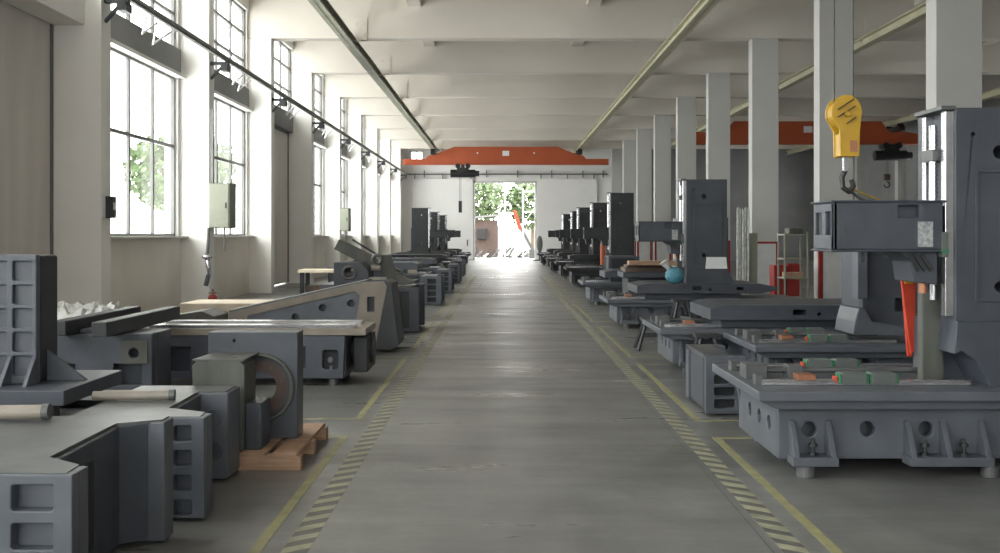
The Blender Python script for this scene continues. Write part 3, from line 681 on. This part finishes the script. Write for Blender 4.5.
# ribbed upright on its saddle
bed = thing('machine_bed', 'low bed at the left edge carrying the upright ribbed casting', 'machine bed', (-3.6, 6.5, 0))
MB().box(-5.0,-2.56,5.85,7.3,.0,.47).build('bed_casting', 'iron', bed, bevel=.01)
MB().box(-5.0,-2.5,5.80,5.98,.47,.51).build('slideway', 'iron2', bed, bevel=.004)
MB().box(-5.0,-2.5,6.8,6.98,.47,.51).build('slideway', 'iron2', bed, bevel=.004)
rod((-3.0,7.1,.50),(-2.3,7.12,.50),.03,'upper pale rod behind the saddle of the ribbed casting')
rod((-2.5,6.3,.615),(-2.02,6.35,.615),.03,'lower pale rod across the gap beside the second casting')
r = thing('ribbed_upright', 'upright blue-grey ribbed casting with pocket grid on a saddle at the left edge', 'casting', (-3.1, 6.5, .5))
m = MB().prism(rect(-4.2,.60,-2.56,.69), 'y', 6.02, 6.95)
m.build('saddle', 'iron', r, bevel=.006)
for x in (-3.15, -2.85, -2.66):
    c = MB().box(x-.075,x+.035,5.99,6.12,.515,.60).build('carriage', 'machined', r, bevel=.004)
MB().box(-2.98,-2.94,5.985,6.0,.53,.58).build('tag', 'redor', r)
hs = []
for i in range(5):
    for (a, b) in ((-3.46,-3.34),(-3.30,-3.19),(-3.15,-3.03),(-2.995,-2.875)):
        hs.append(rrect(a, .76+.145*i-.02, b, .76+.145*i+.10, .008))
MB().prism(rect(-3.55,.69,-2.85,1.48), 'y', 6.30, 6.335, holes=hs).box(-3.549,-2.851,6.335,6.36,.69,1.479).build('pocket_face', 'iron2', r, bevel=.006)
MB().box(-3.55,-2.85,6.36,6.62,.69,1.475).build('body', 'irond', r, bevel=.02)
for x in (-3.17, -3.01, -2.86): MB().prism([(6.16,.69),(6.30,.69),(6.30,.86)], 'x', x-.012, x+.012).build('gusset', 'iron2', r, bevel=.003)
MB().prism([(-2.85,.69),(-2.85,.88),(-2.60,.69)], 'y', 6.45, 6.48).build('gusset', 'iron', r, bevel=.003)

# pallet + headstock casting
def pallet(x0, x1, y0, y1, label):
    r = thing('wooden_pallet', label, 'pallet', ((x0+x1)/2, (y0+y1)/2, 0))
    n = 5; w = (x1-x0)/n
    for i in range(n):
        MB().box(x0+i*w+.025, x0+(i+1)*w-.025, y0, y1, .098, .118).build('top_board', 'wood', r, bevel=.003)
    for (a, b) in ((y0,y0+.09), ((y0+y1)/2-.045,(y0+y1)/2+.045), (y1-.09,y1)):
        MB().box(x0, x1, a, b, .02, .098).build('stringer', 'wood', r, bevel=.003)
        MB().box(x0, x1, a, b, .0, .02).build('bottom_board', 'wood', r, bevel=.002)
    return r
pallet(-2.45, -1.37, 7.0, 8.12, 'brown wooden pallet on the floor at the left edge of the aisle')
r = thing('headstock_casting', 'grey headstock casting with large round bearing bore standing on the wooden pallet', 'casting', (-1.9, 7.5, .118))
MB().prism(rect(-2.14,.12,-1.49,.89), 'y', 7.5, 7.72, holes=[circ(-1.76,.49,.20,32), circ(-1.95,.83,.012,10)]).build('back_plate', 'iron', r, bevel=.008)
MB().ring((-1.76,7.49,.49), 'y', .235, .018, 40).build('outer_ring', 'irong', r, smooth=True)
MB().prism(circ(-1.76,.49,.20,36), 'y', 7.53, 7.60, holes=[circ(-1.76,.49,.11,32)]).build('flange_ring', 'brown', r, bevel=.004)
for i in range(8):
    a = i*PI/4+.3; MB().cyl((-1.76+.155*math.cos(a),7.52,.49+.155*math.sin(a)),(-1.76+.155*math.cos(a),7.54,.49+.155*math.sin(a)),.012,n=8).build('bolt', 'machined', r)
MB().prism([(-2.13,.12),(-1.77,.12),(-1.77,.70),(-1.80,.73),(-2.10,.73),(-2.13,.70)], 'y', 7.08, 7.4).build('front_box', 'irong', r, bevel=.006)
MB().prism([(-2.13,7.08),(-1.77,7.08),(-1.77,7.5),(-2.1,7.5)], 'z', .731, .745, holes=[circ(-1.87,7.2,.025,14)]).build('box_top', 'irong', r)
MB().box(-2.1,-1.98,7.4,7.5,.12,.72).build('link_web', 'iron', r, bevel=.004)
MB().box(-1.768,-1.66,7.1,7.38,.12,.44).build('foot_block', 'iron', r, bevel=.006)

# block with square window + long bed + black bars
r = thing('block_casting', 'dark grey block casting with round hole in a square pad on the left', 'casting', (-3.9, 10.1, 0))
MB().prism(rect(-4.75,.02,-3.26,.68), 'y', 9.6, 9.66, holes=[circ(-3.43,.50,.045,24),rect(-3.62,.2,-3.36,.40),rect(-4.1,.28,-3.98,.40),rect(-4.6,.1,-4.2,.5)]).box(-4.75,-3.26,9.76,10.15,.02,.679).box(-4.75,-4.65,9.66,9.76,.02,.68).box(-3.3,-3.26,9.66,9.76,.02,.68).box(-4.75,-3.26,9.66,9.76,.64,.68).build('body', 'iron', r, bevel=.008)
MB().prism(rect(-3.54,.40,-3.30,.62), 'y', 9.585, 9.6, holes=[circ(-3.43,.50,.05,24)]).build('square_pad', 'irong', r, bevel=.003)
r = thing('long_table_bed', 'long low bed with pale ground table top lying across behind the pallet', 'machine bed', (-2.6, 11.3, 0))
MB().prism([(-3.9,.08),(-1.68,.08),(-1.66,.54),(-3.9,.54)], 'y', 10.9, 10.97, holes=[rect(-3.6,.15,-3.3,.42),rect(-3.0,.15,-2.75,.42),rect(-2.68,.15,-2.3,.44),rect(-2.2,.2,-2.08,.42),rrect(-1.90,.18,-1.73,.38,.02)]).box(-3.9,-1.7,11.1,11.9,.08,.54).box(-1.72,-1.66,10.97,11.9,.08,.54).build('bed_casting', 'iron', r, bevel=.008)
MB().box(-1.60,-1.45,11.1,11.8,.12,.5).cyl((-1.66,11.45,.34),(-1.42,11.45,.34),.17,n=28).build('end_hub', 'irond', r, bevel=.01)
MB().cyl((-1.8,11.0,0),(-1.8,11.0,.085),.05).cyl((-2.9,11.0,0),(-2.9,11.0,.085),.05).cyl((-1.8,11.8,0),(-1.8,11.8,.085),.05).build('levelling_jack', 'machined', r)
MB().box(-3.80,-1.44,10.88,11.75,.54,.61).build('table', 'tan', r, bevel=.004)
MB().box(-3.74,-1.56,10.92,11.1,.61,.645).box(-3.74,-1.56,11.45,11.62,.61,.645).build('ground_way', 'steel', r, bevel=.003)
MB().cyl((-1.815,10.89,.28),(-1.815,10.91,.28),.03).box(-1.83,-1.80,10.92,10.96,.08,.22).build('lock_bolt', 'machined', r)
for i, (x, lb) in enumerate(((-3.60,'right hand black steel bar lying lengthwise on the block casting'),(-4.03,'left hand black steel bar lying lengthwise on the block casting'))):
    o = MB().box(x-.07, x+.07, 9.2+.15*i, 11.3, .684, .82).build('black_bar', 'irond', bevel=.01); tag(o, lb, 'steel bar', 'black bars')
    if i == 0: pass
tag(MB().box(-3.95,-3.72,9.65,10.1,.684,.72).build('packing_plate', 'iron', bevel=.004), 'flat grey plate packed between the black bars', 'plate')
# crumpled plastic behind bars
m = bmesh.new(); rnd = random.Random(5); gx, gy = 22, 12; V = []
for i in range(gx+1):
    for j in range(gy+1):
        e = min(i, gx-i, j, gy-j)
        V.append(m.verts.new((-5.25+1.0*i/gx+rnd.uniform(-.015,.015), 11.02+.7*j/gy+rnd.uniform(-.015,.015), .685+(rnd.uniform(.0,.10)+.06*math.sin(i*.7)**2)*(0 if e == 0 else 1)+.04*min(e,3)/3)))
for i in range(gx):
    for j in range(gy):
        a = i*(gy+1)+j; m.faces.new([V[a], V[a+gy+1], V[a+gy+2], V[a+1]])
mm = MB(); mm.b.free(); mm.b = m
tag(mm.build('plastic_sheet', 'film'), 'crumpled clear plastic sheet heaped behind the black bars', 'plastic sheet')
tag(MB().box(-5.3,-4.2,11.0,11.75,0,.68).build('covered_crate', 'irond', bevel=.02), 'dark crate under the crumpled plastic sheet', 'crate')

# pale crates by wall
tag(MB().box(-5.2,-3.75,16.6,17.6,0,.50).build('pale_crate', 'woodl', bevel=.02), 'long pale crate by the left wall', 'crate')
tag(MB().prism([(-5.0,.0),(-4.3,.0),(-4.3,.38),(-4.5,.46),(-4.9,.40)], 'y', 15.4, 16.2).build('casting_offcut', 'irong', bevel=.01), 'small grey lump casting in front of the pale crate', 'casting')
r = thing('packing_bench', 'tan topped bench standing by the left wall beyond the grey door', 'bench', (-4.6, 27.5, 0))
MB().box(-5.4,-3.9,27.2,28.2,.6,.68).build('bench_top', 'woodl', r, bevel=.01)
for x in (-5.3,-4.0):
    for y in (27.3,28.1): MB().box(x-.05,x+.05,y-.05,y+.05,0,.6).build('leg', 'irond', r)
MB().box(-5.2,-4.1,27.4,28.0,.0,.25).build('lower_shelf', 'brown', r, bevel=.01)

# tilted long wedge casting
r = thing('tilted_casting', 'long wedge shaped casting propped up at an angle with three round holes', 'casting', (-3, 14.3, 0))
pl = [(-3.72,.32),(-3.70,.55),(-1.86,.96),(-1.60,.97),(-1.56,.90),(-1.72,.08),(-1.95,.04),(-3.5,.24)]
inn = [(-3.6,.36),(-2.05,.80),(-1.98,.30)]
MB().prism(pl, 'y', 14.0, 14.05, holes=[circ(-2.81,.485,.05),circ(-2.44,.61,.05),circ(-2.05,.67,.05),rect(-1.83,.56,-1.73,.76),circ(-2.5,.3,.06),circ(-3.1,.42,.03)]).build('side_web', 'iron2', r, bevel=.004)
MB().prism(pl, 'y', 13.975, 14.0, holes=[[(-3.5,.40),(-3.45,.50),(-2.0,.83),(-1.93,.78),(-2.02,.14),(-3.4,.30)], rect(-1.83,.56,-1.73,.76)]).build('side_border', 'tan', r, bevel=.004)
MB().prism([(-3.6,.30),(-3.6,.52),(-1.9,.90),(-1.68,.9),(-1.78,.12),(-1.95,.08),(-3.5,.26)], 'y', 14.12, 14.6).prism(pl, 'y', 14.6, 14.68).build('core', 'iron', r, bevel=.006)
MB().bar((-3.71,14.34,.56),(-1.86,14.34,.97),.70,.03).build('machined_edge', 'machined', r, bevel=.003)
MB().prism([(-1.60,.98),(-1.50,.94),(-1.40,.10),(-1.52,.03),(-1.74,.05)], 'y', 13.98, 14.8).build('end_flange', 'irond', r, bevel=.01)
MB().box(-3.6,-3.4,14.05,14.6,0,.25).box(-2.1,-1.8,14.05,14.6,0,.05).build('prop_block', 'wood', r)
# casting stack behind it
pocket_casting(-2.6, -1.36, 16.8, 18.2, .74, 1, 'grey casting with small square hole standing beyond the tilted casting', name='square_hole_casting', m1='iron', px0=-1.68, px1=-1.5, group=None, side=1)
r = thing('gear_housing', 'grey gear housing with round bore resting on the casting stack at left', 'gear housing', (-2.5, 17.4, .745))
MB().prism([(-2.78,.745),(-2.2,.745),(-2.2,1.0),(-2.35,1.15),(-2.78,1.15)], 'y', 17.0, 17.7, holes=[circ(-2.52,.98,.075,24)]).build('body', 'iron', r, bevel=.01)
MB().ring((-2.52,16.99,.98), 'y', .10, .025, 28).build('bore_ring', 'machined', r, smooth=True)
r = thing('leaning_beam', 'dark slotted beam leaning diagonally over the gear housing', 'beam', (-2.3, 17.9, .75))
MB().bar((-2.86,17.95,1.44),(-1.80,17.95,.90),.34,.19).build('beam', 'irong', r, bevel=.01)
MB().bar((-2.60,17.9,1.52),(-1.95,17.9,1.12),.05,.03).build('edge_strip', 'irond', r)
r = thing('curved_plate', 'dark curved plate standing on edge with small rollers beside it', 'plate', (-1.75, 17.3, .75))
MB().prism([(-1.98,1.27),(-1.88,1.27),(-1.80,1.0),(-1.55,.84),(-1.40,.86),(-1.45,.80),(-1.65,.76),(-1.92,.80),(-2.0,1.0)], 'y', 17.15, 17.5).build('plate', 'irong', r, bevel=.01)
for (a, b, z) in ((-2.15,-2.0,1.06),(-2.18,-1.9,.86),(-1.55,-1.4,.98)): MB().cyl((a,16.95,z),(b,16.95,z),.05).build('roller', 'pink', r)
MB().ring((-2.05,16.95,1.2), 'y', .07,.03).build('bearing', 'machined', r)

# beds and pocket castings along the left
mb = [(-1.95, 19.6, .66, 'left bed with flat table beyond the leaning beam'), (-2.0, 25.2, .66, 'left bed with flat table at middle distance'), (-1.95, 30.4, .64, 'left bed with flat table in front of the far left machines'), (-1.95, 36.4, .64, 'dark left bed with table close before the far machining centres')]
for i, (x, y, t, lb) in enumerate(mb): machine(x, y, lb, -1, False, False, table=True, top=t, detail=1, dark=(i == 3), length=(1.5,2.0,3.2,3.2)[i], gap=.9, tk=(.5,.7,1,1)[i], to=.05)
pocket_casting(-1.85, -1.38, 23.4, 24.8, .66, 4, 'grey casting with four pockets standing nearest along the left aisle edge', px0=-1.72, px1=-1.48)
pocket_casting(-1.80, -1.38, 28.2, 29.7, .64, 4, 'grey casting with four pockets second along the left aisle edge', px0=-1.7, px1=-1.45)
pocket_casting(-1.78, -1.38, 33.8, 35.4, .62, 4, 'grey casting with four pockets third along the left aisle edge', px0=-1.7, px1=-1.45)
pocket_casting(-1.90, -1.45, 39.4, 41, .62, 4, 'grey casting with four pockets farthest along the left aisle edge', px0=-1.8, px1=-1.55)
for i, (x, y) in enumerate(((-1.95,43.5),(-1.9,49.0),(-1.85,54.5))):
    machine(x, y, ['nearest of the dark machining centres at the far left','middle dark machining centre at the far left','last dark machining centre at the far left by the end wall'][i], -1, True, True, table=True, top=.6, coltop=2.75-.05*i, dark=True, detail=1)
# stand by the far door
r = thing('floor_fan', 'grey upright floor stand with oval head beside the far doorway', 'stand', (2.35, 64.2, 0))
MB().ball((2.35,64.2,1.05),.2,14,(1,.35,2.6)).build('head', 'frame', r, smooth=True)
MB().cyl((2.35,64.2,.06),(2.35,64.2,.6),.05).build('pole', 'irond', r)
MB().box(1.95,2.9,64.0,64.4,0,.07).build('base', 'irond', r)

# ------------------------------------------------------------------ the yard beyond the door
struct(MB().box(-40, 40, YF+.3, YF+60, -.35, -.02).build('ground', 'yard'), 'pale yard ground outside')
def tree(x, y, h, rad, label, n=900):
    r = thing('tree', label, 'tree', (x, y, 0), 'trees outside the far doorway')
    MB().cyl((x,y,-.02),(x,y,h*.6),.18,.1,n=10).cyl((x,y,h*.45),(x+rad*.5,y,h*.75),.08,.04,n=8).cyl((x,y,h*.45),(x-rad*.5,y,h*.8),.08,.04,n=8).build('trunk', 'bark', r)
    m = bmesh.new(); rnd = random.Random(int(x*10+y))
    for i in range(n):
        u, v, w = rnd.gauss(0,1), rnd.gauss(0,1), rnd.gauss(0,1); l = math.sqrt(u*u+v*v+w*w) or 1; k = rad*(.55+.5*rnd.random())
        c = Vector((x+u/l*k, y+v/l*k, h*.72+w/l*k*.8)); s = rnd.uniform(.16,.34)
        a = Vector((rnd.uniform(-1,1),rnd.uniform(-1,1),rnd.uniform(-1,1))).normalized(); b = a.orthogonal().normalized()
        m.faces.new([m.verts.new(c+a*s), m.verts.new(c+b*s*.6), m.verts.new(c-a*s), m.verts.new(c-b*s*.6)])
    mbb = MB(); mbb.b.free(); mbb.b = m; mbb.build('foliage', 'leaf', r)
tree(-2.6, 84, 6.4, 2.9, 'broad green tree on the left behind the brown shed', 1500)
tree(2.6, 87, 6.0, 2.6, 'light green tree right behind the yard posts', 1200)
tree(-15.5, 50, 6.5, 2.6, 'green tree standing outside the nearest left windows', 1200)
tree(7.2, 92, 5.6, 2.4, 'small green tree partly hidden at the right of the doorway', 900)
r = thing('yard_shed', 'low brown shed outside the far doorway on the left', 'shed', (-2.3, 77, 0))
MB().box(-4.5,-.3,76,79,-.02,2.7).build('shed_wall', 'shed', r)
MB().prism([(-4.8,2.6),(-.1,3.0),(-.1,3.12),(-4.8,2.75)], 'y', 75.6, 79.3).build('roof', 'frame', r)
tag(MB().prism(rect(-1.85,1.3,-1.1,2.1), 'y', 75.6, 75.999, holes=[]).build('air_conditioner', 'black', bevel=.03), 'dark square box on the brown shed wall', 'box')
r = thing('yard_gate_frame', 'white steel gate posts with cross bars outside the doorway', 'gate frame', (1, 71, 0))
for x in (.2, 1.45, 2.6): MB().box(x-.06,x+.06,71,71.12,-.02,4.8).build('post', 'panel', r)
for z in (2.5, 3.2, 4.6): MB().box(1.45,2.6,71.02,71.1,z-.05,z+.05).build('rail', 'panel', r)
MB().bar((1.45,71.06,2.3),(2.6,71.06,4.0),.06,.06).build('brace', 'panel', r)
r = thing('excavator_arm', 'tilted orange and grey machine arm standing in the yard', 'digger arm', (1.0, 72, 0))
MB().bar((.85,72,3.3),(1.3,72,2.0),.3,.25).build('upper_arm', 'redor', r); MB().bar((1.3,72,2.1),(2.3,72,.3),.25,.2).build('lower_arm', 'machined', r)
MB().box(1.9,2.8,71.6,72.4,-.02,.6).build('base', 'machined', r)
rnd = random.Random(3)
for i in range(14):
    x = -1.6+.75*(i%7) if i < 7 else -1.9+.75*(i%7); y = 73.2 if i < 7 else 75.0; s = rnd.uniform(.15,.33)
    hh = rnd.uniform(.2,.7)
    m = MB().bar((x-s,y,.05),(x+s,y+.2,hh),rnd.uniform(.05,.2),.08).bar((x-s*.6,y,.02),(x+s*.2,y,hh*1.2),.05,.05).box(x-s,x+s*.4,y+.0,y+.2,-.02,.10)
    o = m.build('scrap_piece', ['machined','irond','panel'][i%3]); tag(o, 'piece of bright scrap metal on the yard ground outside the doorway', 'scrap', 'scrap pieces in the yard')
tag(MB().box(-9,9,90,90.2,-.02,2.4).build('boundary_fence', 'panel'), 'white boundary wall behind the yard', 'fence')

# ------------------------------------------------------------------ world, camera
w = bpy.data.worlds.new('World'); SC.world = w; w.use_nodes = True
nt = w.node_tree; bg = nt.nodes['Background']
bg.inputs['Color'].default_value = (1.0,.99,.97,1); bg.inputs['Strength'].default_value = 10.0
cd = bpy.data.cameras.new('camera'); cam = bpy.data.objects.new('camera', cd); COL.objects.link(cam)
cam.location = (0,0,1.6); cam.rotation_euler = (PI/2,0,0)
cd.sensor_fit = 'HORIZONTAL'; cd.sensor_width = 36; cd.lens = 36*1030/1000
cd.shift_x = -.002; cd.shift_y = -.0415; cd.clip_start = .05; cd.clip_end = 300
SC.camera = cam
SC.view_settings.view_transform = 'Standard'; SC.view_settings.look = 'None'
SC.view_settings.exposure = 0; SC.view_settings.gamma = 1
SC.cycles.max_bounces = 8; SC.cycles.diffuse_bounces = 6; SC.cycles.glossy_bounces = 3; SC.cycles.transparent_max_bounces = 12
SC.cycles.sample_clamp_indirect = 8
SC.cycles.use_denoising = True
